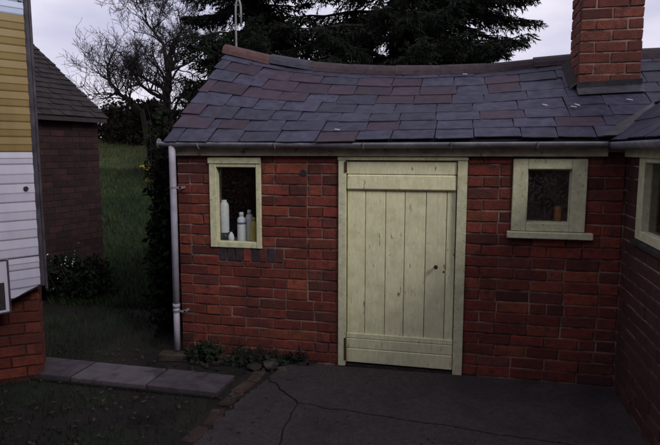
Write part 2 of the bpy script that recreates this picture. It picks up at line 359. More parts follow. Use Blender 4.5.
for k in range(-1, nc):
    z = k * CH + .003
    if z + CH > ZT + .03: continue
    brk = -1.222
    segs = []
    for a, b in free(XL, XW - .004, [H_DOOR, H_WL, H_WR, H_SOL], z):
        if a < brk < b and z > .5: segs += [(a, brk - .003, k % 2), (brk + .003, b, (k + 1) % 2)]
        else: segs.append((a, b, k % 2))
    for a, b, fl in segs:
        for p, q in fill(a + (.004 if a > XL else 0), b - .004, fl, .28):
            if k < 0: continue
            place_brick(wall, pick(), ((p + q) / 2, 0, z + CH / 2 + jit(.0015)), q - p)
# dark soldier bricks under the left window
sol = [1, 1, 1, 0, 1, 2, 1, 2]
for k, t in enumerate(sol):
    me = BV.get(('sol', t)) or MB().box((-.031, -.004, -.057), (.031, .05, .057)).mesh('soldier', ('brick', 'brick_blue', 'brick_brown')[t], bevel=.004); BV[('sol', t)] = me
    link('brick', me, wall, Matrix.Translation((-1.962 + k * .0715, jit(.002), .885)) @ Matrix.Rotation(jit(.02), 4, 'Y'))
for p, q in fill(-1.996, -1.424, 0, .1):
    o = place_brick(wall, pick(), ((p + q) / 2, 0, .8015), q - p); o.matrix_basis = o.matrix_basis @ Matrix.Diagonal((1, 1, .5, 1))
MB().tube([(-1.255, .02, 1.567), (-1.255, -.006, 1.567)], .030, 14).build('wall_plug', 'iron_dark', wall, bevel=.004)
# gable, back and cross walls (brick courses of the gable end joined: seen only at a grazing angle)
def ridge_z(x):
    P = [(-2.6, 2.83), (-2.4, 2.775), (-2.05, 2.68), (-1.75, 2.612), (-1.23, 2.545), (-.64, 2.505), (.12, 2.50), (.56, 2.53), (.93, 2.565), (1.46, 2.59), (3.2, 2.60)]
    for (a, b), (c, d) in zip(P, P[1:]):
        if a <= x <= c: t = (x - a) / (c - a); return b + (d - b) * t
    return P[0][1] if x < P[0][0] else P[-1][1]
YR, YE, ZE = 1.29, -.125, 1.818
gab = MB().prism([(.225, -.15), (YB, -.15), (YB, 1.73), (YR, 2.66), (.225, 1.93)], XL + .006, XL + .2, Matrix(((0, 0, 1, 0), (1, 0, 0, 0), (0, 1, 0, 0), (0, 0, 0, 1)))).build('gable_wall', 'mortar', ob)
gj = MB()
for k in range(0, 30):
    z = k * CH + .006; top = z + CH
    y0, y1 = 0.02, YB
    if top > 1.75: s_ = (top - 1.75) / (2.66 - 1.75); y0, y1 = max(.02, s_ * YR), YB - s_ * (YB - YR)
    if y1 - y0 < .2: break
    for p, q in fill(y0, y1, k % 2, .3): gj.box((XL - .004 + jit(.002), p, z), (XL + .03, q, z + CH - .011))
tag(gj.build('gable_bricks', 'brick_joined', gab), kind='stuff')
MB().box((XL + .01, YB - .2, -.15), (3.2, YB, 1.73)).build('back_wall', 'mortar', ob)
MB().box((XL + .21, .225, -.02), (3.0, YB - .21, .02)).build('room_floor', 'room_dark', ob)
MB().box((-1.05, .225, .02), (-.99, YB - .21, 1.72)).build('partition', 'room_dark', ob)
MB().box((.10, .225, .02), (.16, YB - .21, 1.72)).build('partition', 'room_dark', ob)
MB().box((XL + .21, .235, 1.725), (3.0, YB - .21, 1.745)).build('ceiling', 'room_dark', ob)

# roof
def roof_pt(x, s, lift=0.):
    zr = ridge_z(x); yr = YR
    sag = -.035 * math.sin(math.pi * s) * math.exp(-((x + .2) / 1.5) ** 2)
    ez = ZE + .012 * math.sin(x * 1.7 + 1)
    p = Vector((x, YE + (yr - YE) * s, ez + (zr - ez) * s + sag))
    n = Vector((0, -(zr - ez), yr - YE)).normalized(); return p + n * lift
XV = lambda y: 1.00 + (y - YE)            # valley line
roof_m = MB(); NX, NS = 26, 6; xa, xb = -2.37, 2.9
for i in range(NX + 1):
    for j in range(NS + 1): roof_m.v.append(roof_pt(xa + (xb - xa) * i / NX, j / NS, -.004))
    roof_m.v.append(Vector((xa + (xb - xa) * i / NX, YB + .12, 1.80)))
for i in range(NX):
    for j in range(NS + 1): a = i * (NS + 2) + j; roof_m.f.append((a, a + NS + 2, a + NS + 3, a + 1))
roof = roof_m.build('roof', 'underlay', ob)
so_ = roof.modifiers.new('thick', 'SOLIDIFY'); so_.thickness = .03; so_.offset = -1
def slate_variants(mat):
    o = []
    for k in range(4):
        r = random.Random(k * 5 + len(mat)); mm = MB(); t = .5
        lo = [(-.5, -.5 + r.uniform(-.004, .012)), (-.18, -.5 + r.uniform(-.006, .012)), (.15, -.5 + r.uniform(-.006, .012)), (.5, -.5 + r.uniform(-.004, .014))]
        if k == 3: lo = [(-.5, -.46), (-.42, -.5), (.15, -.495), (.5, -.49)]
        mm.prism(lo + [(.5, .5), (-.5, .5)], -.5, .5); o.append(mm.mesh(mat + '_slate', mat))
    return o
SV = {a: slate_variants(a) for a in ('slate_blue', 'slate_purple')}
def put_slate(parent, pt, x0, x1, s0, s1, mat, yaw=0, th=.0065, fn=None):
    xc = (x0 + x1) / 2
    a = pt(xc, s0, .018 + jit(.0025)); b = pt(xc, s1, .008); ex = (pt(x1, s0, 0) - pt(x0, s0, 0)); ey = b - a
    c = (a + b) / 2; X = ex.normalized(); Y = (ey - X * ey.dot(X)).normalized(); Z = X.cross(Y)
    M = Matrix((X, Y, Z)).transposed().to_4x4(); M.translation = c
    return link('slate', rnd.choice(SV[mat]), parent, M @ Matrix.Rotation(yaw, 4, 'Z') @ Matrix.Diagonal((ex.length - .004, ey.length, th, 1)))
NC = 8
for c in range(NC):
    s0 = c / NC - .012; x = -2.40 + (.0 if c % 2 else -.15)
    while True:
        wd = .295 + jit(.055); x0, x1 = max(x, -2.40 + jit(.008)), x + wd; x = x1 + .003
        yc = YE + (YR - YE) * (s0 + .5 / NC)
        if x0 > XV(yc) + .02: break
        if x1 - x0 < .07: continue
        if .84 < (x0 + x1) / 2 < 1.33 and .63 < yc and yc < 1.05 and c < NC - 1 and c > 3: pass
        p_ = .12 + (.55 if c in (4, 5, 6) and -2.1 < x0 < -.4 else 0) + (.25 if c in (2, 1) and x0 < -1.2 else 0)
        mat = 'slate_purple' if rnd.random() < p_ else 'slate_blue'
        put_slate(roof, roof_pt, x0, x1, s0 + jit(.011), min(s0 + 1.75 / NC, 1.0), mat, jit(.018) + (jit(.07) if rnd.random() < .10 else 0))
# lead clips that hold slipped slates
clip = MB().box((-.007, -.022, -.0015), (.007, .022, .0025)).mesh('clip', 'lead_bright', bevel=.001)
for x, y_ in ((.60, .40), (.80, .34), (.83, .37), (1.21, .42), (1.28, .98), (-.02, 1.12), (-.98, .02), (1.30, .16), (.95, .95)):
    s = (y_ - YE) / (YR - YE); M = Matrix.Translation(roof_pt(x, s, .037)) @ Matrix.Rotation(math.atan2(ridge_z(x) - ZE, YR - YE), 4, 'X') @ Matrix.Rotation(1.2 + jit(.4), 4, 'Z')
    link('slate_clip', clip, roof, M)
# ridge tiles
x = -2.43; rk = ['ridge_red', 'ridge_blue', 'ridge_purple', 'ridge_purple', 'ridge_purple', 'ridge_purple', 'ridge_purple', 'ridge_purple', 'ridge_purple', 'ridge_purple', 'ridge_purple', 'ridge_purple']
k = 0
while x < 2.6:
    x1 = x + (.50 if k == 0 else .42)
    m_ = MB(); n = 9; L0 = [x, x1 + .006]; up_ = .004 * (k % 2)
    for xx in L0:
        for rr in (.135, .118):
            for j in range(n):
                a = math.pi * (.5 + (j / (n - 1) - .5) * .86)
                m_.v.append(Vector((xx, YR + rr * math.cos(a), ridge_z(xx) - .085 + rr * math.sin(a) + up_ + (.010 if xx == x and k % 3 == 1 else 0))))
    for j in range(n - 1):
        m_.f += [(j, j + 1, 2 * n + j + 1, 2 * n + j), (n + j + 1, n + j, 3 * n + j, 3 * n + j + 1), (j + 1, j, n + j, n + j + 1), (2 * n + j, 2 * n + j + 1, 3 * n + j + 1, 3 * n + j)]
    m_.f += [(0, 2 * n, 3 * n, n), (n - 1, 2 * n - 1, 4 * n - 1, 3 * n - 1)]
    m_.build('ridge_tile', rk[min(k, 11)], roof); x = x1; k += 1
# fascia, gutter, downpipe
MB().box((-2.37, -.045, 1.703), (.985, -.016, 1.80)).build('fascia', 'fascia_paint', ob, bevel=.003)
MB().box((-2.37, -.012, 1.735), (1.1, .004, 1.80)).build('soffit_board', 'fascia_paint', ob)
g = MB(); n = 11; xs_ = [-2.46 + i * (3.42 / 14) for i in range(15)]
for x in xs_:
    zc = 1.806 + .006 * math.sin(x * 1.3) - .004 * x
    for rr in (.042, .037):
        for j in range(n): a = math.pi + math.pi * j / (n - 1); g.v.append(Vector((x, -.104 + rr * math.cos(a), zc + rr * math.sin(a))))
for i in range(14):
    for j in range(n - 1):
        a = i * 2 * n + j; b = a + 2 * n; g.f += [(a, b, b + 1, a + 1), (a + n, a + n + 1, b + n + 1, b + n)]
    a = i * 2 * n; b = a + 2 * n; g.f += [(a, a + n, b + n, b), (a + n - 1, b + n - 1, b + 2 * n - 1, a + 2 * n - 1)]
gut = g.build('gutter', 'gutter_paint', ob, True)
MB().tube([(-2.46, -.104, 1.805), (-2.456, -.104, 1.805)], .041, 12).build('end_cap', 'gutter_paint', gut)
for x in (-2.1, -1.45, -.75, -.1, .5):
    m_ = MB(); pts = [(x, -.104 + .046 * math.cos(math.pi + math.pi * j / 8), 1.806 + .046 * math.sin(math.pi + math.pi * j / 8)) for j in range(9)]
    m_.tube(pts, .006, 5).build('gutter_bracket', 'gutter_paint', gut)
dp = MB().tube([(-2.345, -.104, 1.795), (-2.347, -.100, 1.64), (-2.354, -.088, 1.2), (-2.366, -.078, .42)], .028, 14).build('downpipe', 'pipe_paint', ob, True)
MB().tube([(-2.366, -.078, .44), (-2.370, -.078, .04)], .0265, 14).build('lower_pipe', 'pipe_paint', dp, True)
MB().tube([(-2.366, -.078, .415), (-2.366, -.078, .45)], .031, 14).build('pipe_socket', 'pipe_paint', dp, True)
for z in (1.44, .385):
    yy = -.078 - .014 * (z > 1); xx = -2.366 + .014 * (z > 1)
    MB().tube([(xx, yy, z - .009), (xx, yy, z + .009)], .0315, 14).box((-2.335, yy - .006, z - .008), (-2.285, yy + .006, z + .008)).box((-2.295, yy - .006, z - .010), (-2.285, .0, z + .010)).build('pipe_clip', 'gutter_paint', dp)
# chimney
ch = MB().box((.886, .666, 1.9), (1.336, 1.094, 3.62)).build('chimney', 'mortar', ob)
CX0, CX1, CY0, CY1 = .880, 1.342, .660, 1.10
for k in range(19):
    z = 2.18 + k * CH
    for p, q in ([(CX0, CX0 + .229), (CX0 + .24, CX1)] if k % 2 else [(CX0, CX0 + .108), (CX0 + .119, CX0 + .345), (CX0 + .356, CX1)]):
        place_brick(ch, 'brick_chimney' if rnd.random() < .8 else 'brick_brown', ((p + q) / 2, CY0, z + CH / 2), q - p, proud=.001)
    for p, q in ([(CY0 + .07, CY0 + .215), (CY0 + .225, CY1)] if k % 2 else [(CY0 + .07, CY0 + .30), (CY0 + .311, CY1)]):
        place_brick(ch, 'brick_chimney', (CX0, (p + q) / 2, z + CH / 2), q - p, -math.pi / 2, proud=.001)
        place_brick(ch, 'brick_brown', (CX1, (p + q) / 2, z + CH / 2), q - p, math.pi / 2, proud=.001)
s0 = (CY0 - YE) / (YR - YE)
fl = MB()
a, b = roof_pt(.868, s0 - .075, .034), roof_pt(1.354, s0 - .075, .034); c, d = roof_pt(1.354, s0, .04), roof_pt(.868, s0, .04)
fl.quad(a, b, c, d).quad(d, c, c + Vector((0, -.012, .045)), d + Vector((0, -.012, .045)))
fl.build('lead_flashing', 'lead', ch)
m_ = MB(); q = [roof_pt(.875, s0 + t * .34, .03) for t in (0, .25, .5, .75, 1)]
for u, v in zip(q, q[1:]): m_.quad(u + Vector((-.055, 0, 0)), u + Vector((.015, 0, .06)), v + Vector((.015, 0, .06)), v + Vector((-.055, 0, 0)))
m_.build('mortar_fillet', 'mortar_dark', ch)
MB().box((CX0 - .03, CY0 - .03, 3.62), (CX1 + .03, CY1 + .03, 3.70)).build('chimney_cap', 'brick_brown', ch, bevel=.01)

# door
dr = link('door', None, ob)
def board(parent, name, x0, x1, z0, z1, y0, y1, mat='paint', bev=.003, rot=0): 
    o = MB().box((x0, y0, z0), (x1, y1, z1)).build(name, mat, parent, bevel=bev); return o
fr = MB().box((-.965, -.022, -.0), (-.905, .10, 1.668)).build('door_frame', 'paint_dirty', dr, bevel=.003)
MB().box((-.049, -.020, -.0), (.024, .10, 1.668)).build('door_frame', 'paint_dirty', dr, bevel=.003)
MB().box((-.97, -.026, 1.670), (.028, .10, 1.704)).build('door_head', 'paint_dirty', dr, bevel=.004)
XP = [-.9005, -.754, -.5935, -.4435, -.280, -.123, -.0535]
for k, (a, b) in enumerate(zip(XP, XP[1:])):
    board(dr, 'plank', a + .0022, b - .0022, .032 + jit(.004), 1.655, .020 + jit(.0015), .045)
board(dr, 'top_board', -.9005, -.0535, 1.563, 1.662, -.002, .019); board(dr, 'top_board', -.9005, -.0535, 1.440, 1.559, -.008, .019, bev=.010)
board(dr, 'bottom_board', -.9005, -.0535, .232, .272, .006, .0185); board(dr, 'bottom_board', -.9005, -.0535, .150, .228, .002, .0185); board(dr, 'bottom_board', -.9005, -.0535, .030, .146, -.002, .0185, bev=.005)
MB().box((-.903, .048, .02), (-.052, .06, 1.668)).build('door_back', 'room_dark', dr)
MB().box((-.905, .012, -.02), (-.049, .10, .012)).build('threshold', 'concrete', dr, bevel=.004)
kn = MB().tube([(-.194, .020, .854), (-.194, -.012, .854), (-.194, -.02, .854), (-.194, -.042, .854)], [.008, .008, .017, .015], 12).build('knob', 'iron_dark', dr, bevel=.002)
MB().tube([(-.135, .021, .81), (-.135, .017, .81)], .008, 8).build('keyhole_plate', 'iron_dark', dr)
MB().box((-.915, -.030, 1.575), (-.896, -.0225, 1.662)).build('hinge', 'rust', dr, bevel=.002)
MB().box((-.914, -.030, .05), (-.900, -.0225, .24)).build('hinge', 'rust', dr, bevel=.002)

# windows
def window(H, fw_, name, out_y, glassmat, sill, jl, jr, jt, jb):
    x0, x1, z0, z1 = H; wn = link('window', None, ob)
    MB().box((x0, out_y, z0), (x0 + jl,   .055, z1)).build('frame', 'paint_dirty', wn, bevel=.004); MB().box((x1 - jr, out_y, z0), (x1,   .055, z1)).build('frame', 'paint_dirty', wn, bevel=.004)
    MB().box((x0 + jl + .001, out_y + .002, z1 - jt), (x1 - jr - .001,   .055, z1)).build('frame', 'paint_dirty', wn, bevel=.004); MB().box((x0 + jl + .001, out_y + .002, z0), (x1 - jr - .001,   .055, z0 + jb)).build('frame', 'paint_dirty', wn, bevel=.004)
    MB().box((x0 + jl - .01, .040, z0 + jb - .01), (x1 - jr + .01, .044, z1 - jt + .01)).build('pane', glassmat, wn)
    MB().box((x0 + .003, .058, z0 + .003), (x1 - .003, .30, z0 + jb - .012)).build('inner_sill', 'paint_dirty', wn)
    return wn
wl = window((-2.064, -1.613, .94, 1.684), .06, 'l', -.018, 'glass', False, .062, .042, .075, .05)
MB().box((-2.07, -.026, 1.640), (-1.607, -.019, 1.687)).build('drip_board', 'paint_dirty', wl, bevel=.002)
wr = window((.350, .862, 1.155, 1.686), .1, 'r', -.020, 'glass_frosted', True, .104, .104, .075, .062)
MB().box((.322, -.055, 1.103), (.916, .08, 1.152)).build('sill', 'paint_dirty', wr, bevel=.005)
bd = MB()
for (a, b, c, d) in ((.455, .463, 1.218, 1.611), (.749, .757, 1.218, 1.611), (.4635, .7485, 1.218, 1.226), (.4635, .7485, 1.603, 1.611)): bd.box((a, .028, c), (b, .0395, d))
bd.build('glazing_bead', 'paint_dirty', wr)

# things on the inner sills
SZ = .979
def bottle(name, x, y, prof, mat, label, cat='bottle', z=SZ, parts=(), tilt=0):
    t = thing(name, (x, y, z), label, cat)
    MB().lathe((x, y, z), [(a * 1.12, b) for a, b in prof], 18).build('body', mat, t, True, 0)
    for nm, pf, mt in parts: MB().lathe((x, y, z), [(a * 1.12, b) for a, b in pf], 18).build(nm, mt, t, True)
    return t
bottle('bottle', -1.985, .100, [(.034, .07), (.036, .078), (.036, .30), (.030, .322), (.020, .335), (.020, .35)], 'white_plastic', 'tall white plastic bottle with dark foot at left of the window sill', parts=[('foot', [(.037, 0), (.037, .068)], 'dark_plastic')])
bottle('bottle', -1.828, .095, [(.030, .0), (.032, .006), (.032, .19), (.024, .205), (.013, .215)], 'white_plastic', 'white bottle with a blue band in the left window', parts=[('label_band', [(.0328, .150), (.0328, .166)], 'blue_label'), ('cap', [(.014, .216), (.017, .218), (.017, .247), (.012, .250)], 'white_plastic')])
bottle('bottle', -1.778, .150, [(.028, .0), (.03, .006), (.03, .20), (.022, .222), (.012, .23)], 'white_plastic', 'white bottle half hidden behind the blue banded one', parts=[('cap', [(.015, .231), (.015, .262), (.011, .265)], 'white_plastic')])
bottle('jar', -1.922, .09, [(.016, .0), (.022, .01), (.024, .035), (.018, .058), (.010, .07), (.009, .078)], 'white_plastic', 'small round white pot on the sill between the white bottles', 'jar')
bottle('bottle', -1.718, .098, [(.028, .0), (.03, .006), (.03, .13), (.020, .165), (.011, .18)], 'yellow_plastic', 'yellow bottle against the right jamb of the left window', parts=[('cap', [(.013, .181), (.013, .206), (.010, .208)], 'yellow_plastic')])
bottle('candle', .690, .090, [(.024, .0), (.026, .004), (.026, .07), (.024, .078), (.025, .09), (.025, .12), (.018, .128)], 'brown_glass', 'orange brown candle jar behind the frosted glass of the right window', 'candle', z=1.206)

# ------------------------------------------------------------------ the house wing on the right
hw = thing('house_wing', (XW + 1.5, -4, 0), 'shade-darkened brick house wing with slate roof at the right edge', 'building')
HWW = (-1.45, -.31, 1.165, 1.735)
ww = link('wall', holed_wall(-8.0, -.004, -.15, ZT, [HWW], lambda a, b, c, d: ((XW + .006, a, c), (XW + .22, b, d))), hw)
joined = MB()
for k in range(nc):
    z = k * CH + .003
    if z + CH > ZT + .03: continue
    for a, b in free(-8.0, -.01, [HWW, (-1.48, -.29, 1.10, 1.165)], z):
        for p, q in fill(a + .003, b - .003, k % 2, .2):
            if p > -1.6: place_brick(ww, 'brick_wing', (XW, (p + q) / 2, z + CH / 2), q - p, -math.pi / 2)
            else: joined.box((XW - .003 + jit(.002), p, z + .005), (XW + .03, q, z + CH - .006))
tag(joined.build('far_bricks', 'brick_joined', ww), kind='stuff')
w2 = link('window', None, hw)
MB().box((XW - .004, -.43, 1.168), (XW + .05, -.31, 1.735)).build('frame', 'paint_dirty', w2, bevel=.004); MB().box((XW - .004, -1.45, 1.168), (XW + .05, -1.33, 1.735)).build('frame', 'paint_dirty', w2, bevel=.004)
MB().box((XW - .002, -1.328, 1.67), (XW + .05, -.432, 1.735)).build('frame', 'paint_dirty', w2, bevel=.004); MB().box((XW - .002, -1.328, 1.168), (XW + .05, -.432, 1.23)).build('frame', 'paint_dirty', w2, bevel=.004)
MB().box((XW + .04, -1.335, 1.225), (XW + .044, -.425, 1.675)).build('pane', 'glass', w2)
MB().box((XW - .025, -1.49, 1.125), (XW + .08, -.29, 1.164)).build('sill', 'stone', w2, bevel=.008)
MB().box((XW + .3, -1.5, .6), (XW + .32, 0, 1.8)).build('room_backing', 'room_dark', w2)  # dark sheet standing in for the unlit room behind the pane
MB().box((XW - .03, -8.0, 1.703), (XW - .005, -.05, 1.795)).build('fascia', 'fascia_paint', hw)
# wing roof: rises to the right
PW = R(36)
def wing_pt(u, s, lift=0.):     # u along -Y, s up the slope 0..1 (2.6 m)
    d = 3.0 * s; p = Vector((1.00 + d * math.cos(PW), -u, ZE + d * math.sin(PW))); return p + Vector((-math.sin(PW), 0, math.cos(PW))) * lift
wr_ = MB(); e = YE
wr_.quad(wing_pt(8.2, 0, -.004), wing_pt(-e, 0, -.004), wing_pt(-e - 2.4, 1, -.004), wing_pt(8.2, 1, -.004))
wing_roof = wr_.build('roof', 'underlay', hw); so_ = wing_roof.modifiers.new('thick', 'SOLIDIFY'); so_.thickness = .03; so_.offset = 1
NCW = 13; js = []
for c in range(NCW):
    s0 = c / NCW - .008; u = -YE - 3.0 * (s0 + .5 / NCW) * math.cos(PW)
    u0 = u
    while u < 8.1:
        wd = .30 + jit(.035)
        if u < 2.2:
            mt = 'slate_purple' if rnd.random() < .2 else 'slate_blue'
            put_slate(wing_roof, wing_pt, u + wd, u, s0 + jit(.003), min(s0 + 1.75 / NCW, 1), mt, jit(.012))
        else: js.append((u, u + wd, s0))
        u += wd + .003
jm = MB()
for a, b, s0 in js:
    p = [wing_pt(b, s0, .024), wing_pt(a, s0, .024), wing_pt(a, min(1, s0 + 1.75 / NCW), .008), wing_pt(b, min(1, s0 + 1.75 / NCW), .008)]
    q = [v - Vector((0, 0, .010)) for v in p]
    jm.quad(*p); jm.quad(q[0], q[1], p[1], p[0])
tag(jm.build('far_slates', 'slate_blue', wing_roof), kind='stuff')
MB().quad(wing_pt(8.2, 1, 0), wing_pt(-e - 2.4, 1, 0), Vector((6.2, 2.6, 1.8)), Vector((6.2, -8.2, 1.8))).build('rear_slope', 'slate_blue', hw)
MB().box((XW + .22, -8.0, -.1), (6.0, -7.8, 1.8)).build('end_wall', 'mortar', hw)
v0, v1 = Vector((.95, YE - .05, ZE + .02)), Vector((2.45, YR, 2.62))
MB().quad(v0 + Vector((-.05, .02, .012)), v0 + Vector((.05, -.02, .012)), v1 + Vector((.1, -.05, .04)), v1 + Vector((-.1, .05, .04))).build('valley_lead', 'lead', hw)
g = MB()
ysw = [-.02 - i * .57 for i in range(15)]
for y in ysw:
    for rr in (.052, .046):
        for j in range(n): a = math.pi + math.pi * j / (n - 1); g.v.append(Vector((XW - .100 + rr * math.cos(a), y, 1.804 + rr * math.sin(a))))
n = 11
for i in range(14):
    for j in range(n - 1):
        a = i * 2 * n + j; b = a + 2 * n; g.f += [(a, b, b + 1, a + 1), (a + n, a + n + 1, b + n + 1, b + n)]
    a = i * 2 * n; b = a + 2 * n; g.f += [(a, a + n, b + n, b), (a + n - 1, b + n - 1, b + 2 * n - 1, a + 2 * n - 1)]
g.build('gutter', 'gutter_paint', hw, True)

side_blocker = thing('house', (4, -7, 0), 'unseen tall block behind the low wing, added to cut sky light', 'building')  # out of view, added to block sky light and darken the right side
MB().box((XW + .3, -12, -.1), (7, -6.2, 4.8)).build('wall', 'brick_joined', side_blocker)
m_ = MB(); m_.v = [Vector(p) for p in ((XW + .05, -12.2, 4.75), (XW + .05, -6.0, 4.75), (4.1, -6.0, 6.6), (4.1, -12.2, 6.6), (7.25, -12.2, 4.75), (7.25, -6.0, 4.75))]
m_.f = [(0, 1, 2, 3), (3, 2, 5, 4), (0, 3, 4), (1, 5, 2), (0, 4, 5, 1)]; m_.build('roof', 'slate_blue', side_blocker)

rear_blocker = thing('house', (-3, -12, 0), 'unseen house-shaped block behind the camera, added to cut sky light', 'building')  # out of view, added to lower the ambient light on the yard
MB().box((-8, -15, -.1), (1.0, -9.6, 5.0)).build('wall', 'brick_joined', rear_blocker)
m_ = MB(); m_.v = [Vector(p) for p in ((-8.3, -15.3, 4.95), (-8.3, -9.3, 4.95), (-8.3, -12.3, 7.4), (1.04, -15.3, 4.95), (1.04, -9.3, 4.95), (1.04, -12.3, 7.4))]
m_.f = [(0, 1, 2), (5, 4, 3), (1, 4, 5, 2), (2, 5, 3, 0), (0, 3, 4, 1)]; m_.build('roof', 'slate_blue', rear_blocker)

# ------------------------------------------------------------------ caravan on the left
BE = R(32); d2 = Vector((math.sin(BE), math.cos(BE), 0)); n2 = Vector((math.cos(BE), -math.sin(BE), 0))
FP = Vector((-3.098, -.785, 0))
cv = thing('caravan', FP - d2 * 1.8 - n2 * 1.0, 'white caravan with ochre band and ribbed side at the left edge', 'caravan')
def cpt(u, z, o=0.): return FP - d2 * u + n2 * o + Vector((0, 0, z))          # u metres back from the far corner along the side
def low(u): return .74 - .36 * u if u < .75 else .47                     # kicked-up underside
LEN, WID, TOP = 3.7, 2.0, 3.02
strips = []; z = .47
EDG = [.47, .60, .735, .87, .965, 1.10, 1.235, 1.37, 1.505, 1.645, 1.735]
EDG += [1.735 + i * (2.70 - 1.735) / 9 for i in range(1, 10)] + [2.79, 2.90, TOP]
for a, b in zip(EDG, EDG[1:]):
    mat = 'caravan_white' if b <= 1.736 else 'caravan_ochre' if b <= 2.701 else 'caravan_sky'
    m_ = MB(); us = [0, .09, .2, .33, .5, .75, 1.2, 2, 3, LEN]
    prof = [(a + .001, .006), (a + .010, .010), (a + (b - a) * .46, .011), (a + (b - a) * .54, .0145), (b - .001, .010)]
    ok = True
    for u in us:
        zl = low(u)
        for zz, of in prof: m_.v.append(cpt(u, max(zz, zl), of if zz > zl else of * .5))
    for i in range(len(us) - 1):
        for j in range(4):
            q = (i * 5 + j, i * 5 + j + 1, i * 5 + j + 6, i * 5 + j + 5)
            if max(m_.v[t].z for t in q) - min(m_.v[t].z for t in q) > 1e-4: m_.f.append(q)
    if m_.f: m_.build('cladding_strip', mat, cv)
# body shell behind the strips
prof = [(0, TOP), (LEN, TOP), (LEN, .47), (.75, .47), (0, .74)]
b_ = MB(); A = [cpt(u, z, -.004) for u, z in prof]; B = [cpt(u, z, -WID) for u, z in prof]; b_.v = A + B
b_.f = [(0, 1, 2, 3, 4), (9, 8, 7, 6, 5)] + [(k, k + 5, (k + 1) % 5 + 5, (k + 1) % 5) for k in range(5)]
b_.build('body', 'caravan_white', cv)
MB().tube([cpt(-.004, .735, .004), cpt(-.004, TOP, .004)], .019, 8).build('corner_trim', 'caravan_trim', cv)
MB().tube([cpt(-.038, .70, -.015), cpt(-.038, TOP, -.015)], .011, 6).build('awning_rail', 'caravan_trim', cv)
m_ = MB(); q = [(0, low(0)), (.75, .47), (LEN, .47)]
for (u0, z0), (u1, z1) in zip(q, q[1:]): m_.tube([cpt(u0, z0, .006), cpt(u1, z1, .003)], .008, 6)
m_.build('lower_trim', 'rubber', cv)
def crect(parent, name, u0, u1, z0, z1, o0, o1, mat, bev=.002):
    m_ = MB(); M = Matrix((-d2, n2, Vector((0, 0, 1)))).transposed().to_4x4(); M.translation = FP
    return m_.box((u0, o0, z0), (u1, o1, z1), M).build(name, mat, parent, bevel=bev)
ht = crect(cv, 'hatch', .232, .75, .575, .955, .012, .018, 'caravan_white'); 
for a in ((.225, .238, .57, .962), (.238, .75, .957, .968), (.238, .75, .57, .582)): crect(ht, 'hatch_trim', *a, .011, .024, 'caravan_trim')
crect(ht, 'vent', .262, .5, .60, .80, .019, .024, 'iron_dark')
crect(cv, 'seam_trim', 0, .225, .962, .969, .005, .013, 'caravan_trim', 0)
kp = cpt(.075, 1.470, .012); MB().tube([kp, kp + n2 * .018], .017, 12).build('side_knob', 'iron_dark', cv, bevel=.003)  # round black knob on the side panel, gives no light
kp = cpt(.035, 2.81, .010); MB().tube([kp, kp + n2 * .015], .016, 10).build('roof_rivet', 'galvanised', cv, bevel=.003)  # rivet head near the roof, gives no light
wd = crect(cv, 'window', 1.1, 2.3, 1.62, 2.35, .011, .02, 'caravan_trim'); crect(wd, 'pane', 1.15, 2.25, 1.67, 2.30, .018, .024, 'glass')
for s_, side in ((1, -.05), (-1, -WID + .25)):
    c = cpt(2.3, .30, side); wh = MB().tube([c - n2 * .17, c - n2 * .15, c - n2 * .03, c], [.27, .30, .30, .27], 24).build('wheel', 'rubber', cv, True)
    MB().tube([c - n2 * .02, c + n2 * .004], .17, 20).build('rim', 'galvanised', wh, bevel=.004)
crect(cv, 'chassis', .7, LEN, .30, .44, -1.7, -.3, 'iron_dark')
# brick pier under its end
pr = thing('brick_pier', FP + Vector((-.1, 0, 0)), 'orange red brick pier under the end of the caravan', 'pier')
PM = Matrix.Translation((-3.165, -.745, 0)) @ Matrix.Rotation(R(36), 4, 'Z')
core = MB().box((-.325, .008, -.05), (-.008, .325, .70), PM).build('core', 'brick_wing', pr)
for k in range(8):
    z = k * CH + .045
    for f_, (px, py, rz) in enumerate(((0, 0, 0), (0, 0, math.pi / 2))):
        for p, q in (((-.333, -.225), (-.214, -.0)) if (k + f_) % 2 else ((-.333, -.119), (-.108, -.0))):
            if f_ == 0: M = PM @ Matrix.Translation(((p + q) / 2, 0, z))
            else: M = PM @ Matrix.Translation((0, -(p + q) / 2, z)) @ Matrix.Rotation(math.pi / 2, 4, 'Z')
            me, nom = brick_mesh('brick_pier', q - p)
            link('brick', me, pr, M @ Matrix.Translation((0, jit(.003), 0)) @ Matrix.Diagonal(((q - p) / nom, 1, 1, 1)))

# ------------------------------------------------------------------ old shed behind it
SE = Vector((-4.84, 2.53, 0)); SB = R(10); sd_ = Vector((math.sin(SB), math.cos(SB), 0)); sn = Vector((math.cos(SB), -math.sin(SB), 0)); SH = 2.27; SP = R(39)
sh = thing('brick_shed', SE - sd_ * 2 - sn * 1.5, 'old shade-darkened brick shed with tiled roof behind the caravan', 'shed')
SM = Matrix((-sd_, sn, Vector((0, 0, 1)))).transposed().to_4x4(); SM.translation = SE       # x back along the wall, y outward, z up
MB().box((0, -3.0, -.2), (5, -.006, SH), SM).build('wall', 'mortar_dark', sh)
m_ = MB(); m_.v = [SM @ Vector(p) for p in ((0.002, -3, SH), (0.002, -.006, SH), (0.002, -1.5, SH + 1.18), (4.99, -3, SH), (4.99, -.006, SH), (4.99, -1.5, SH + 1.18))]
m_.f = [(0, 1, 2), (5, 4, 3), (0, 3, 4, 1), (1, 4, 5, 2), (2, 5, 3, 0)]; m_.build('gable', 'mortar_dark', sh)
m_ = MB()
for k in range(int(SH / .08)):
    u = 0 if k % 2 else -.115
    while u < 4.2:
        ln = .225; m_.box((max(u, 0), -.03, k * .08 + .004), (u + ln - .012, .002 + jit(.003), k * .08 + .072), SM); u += ln
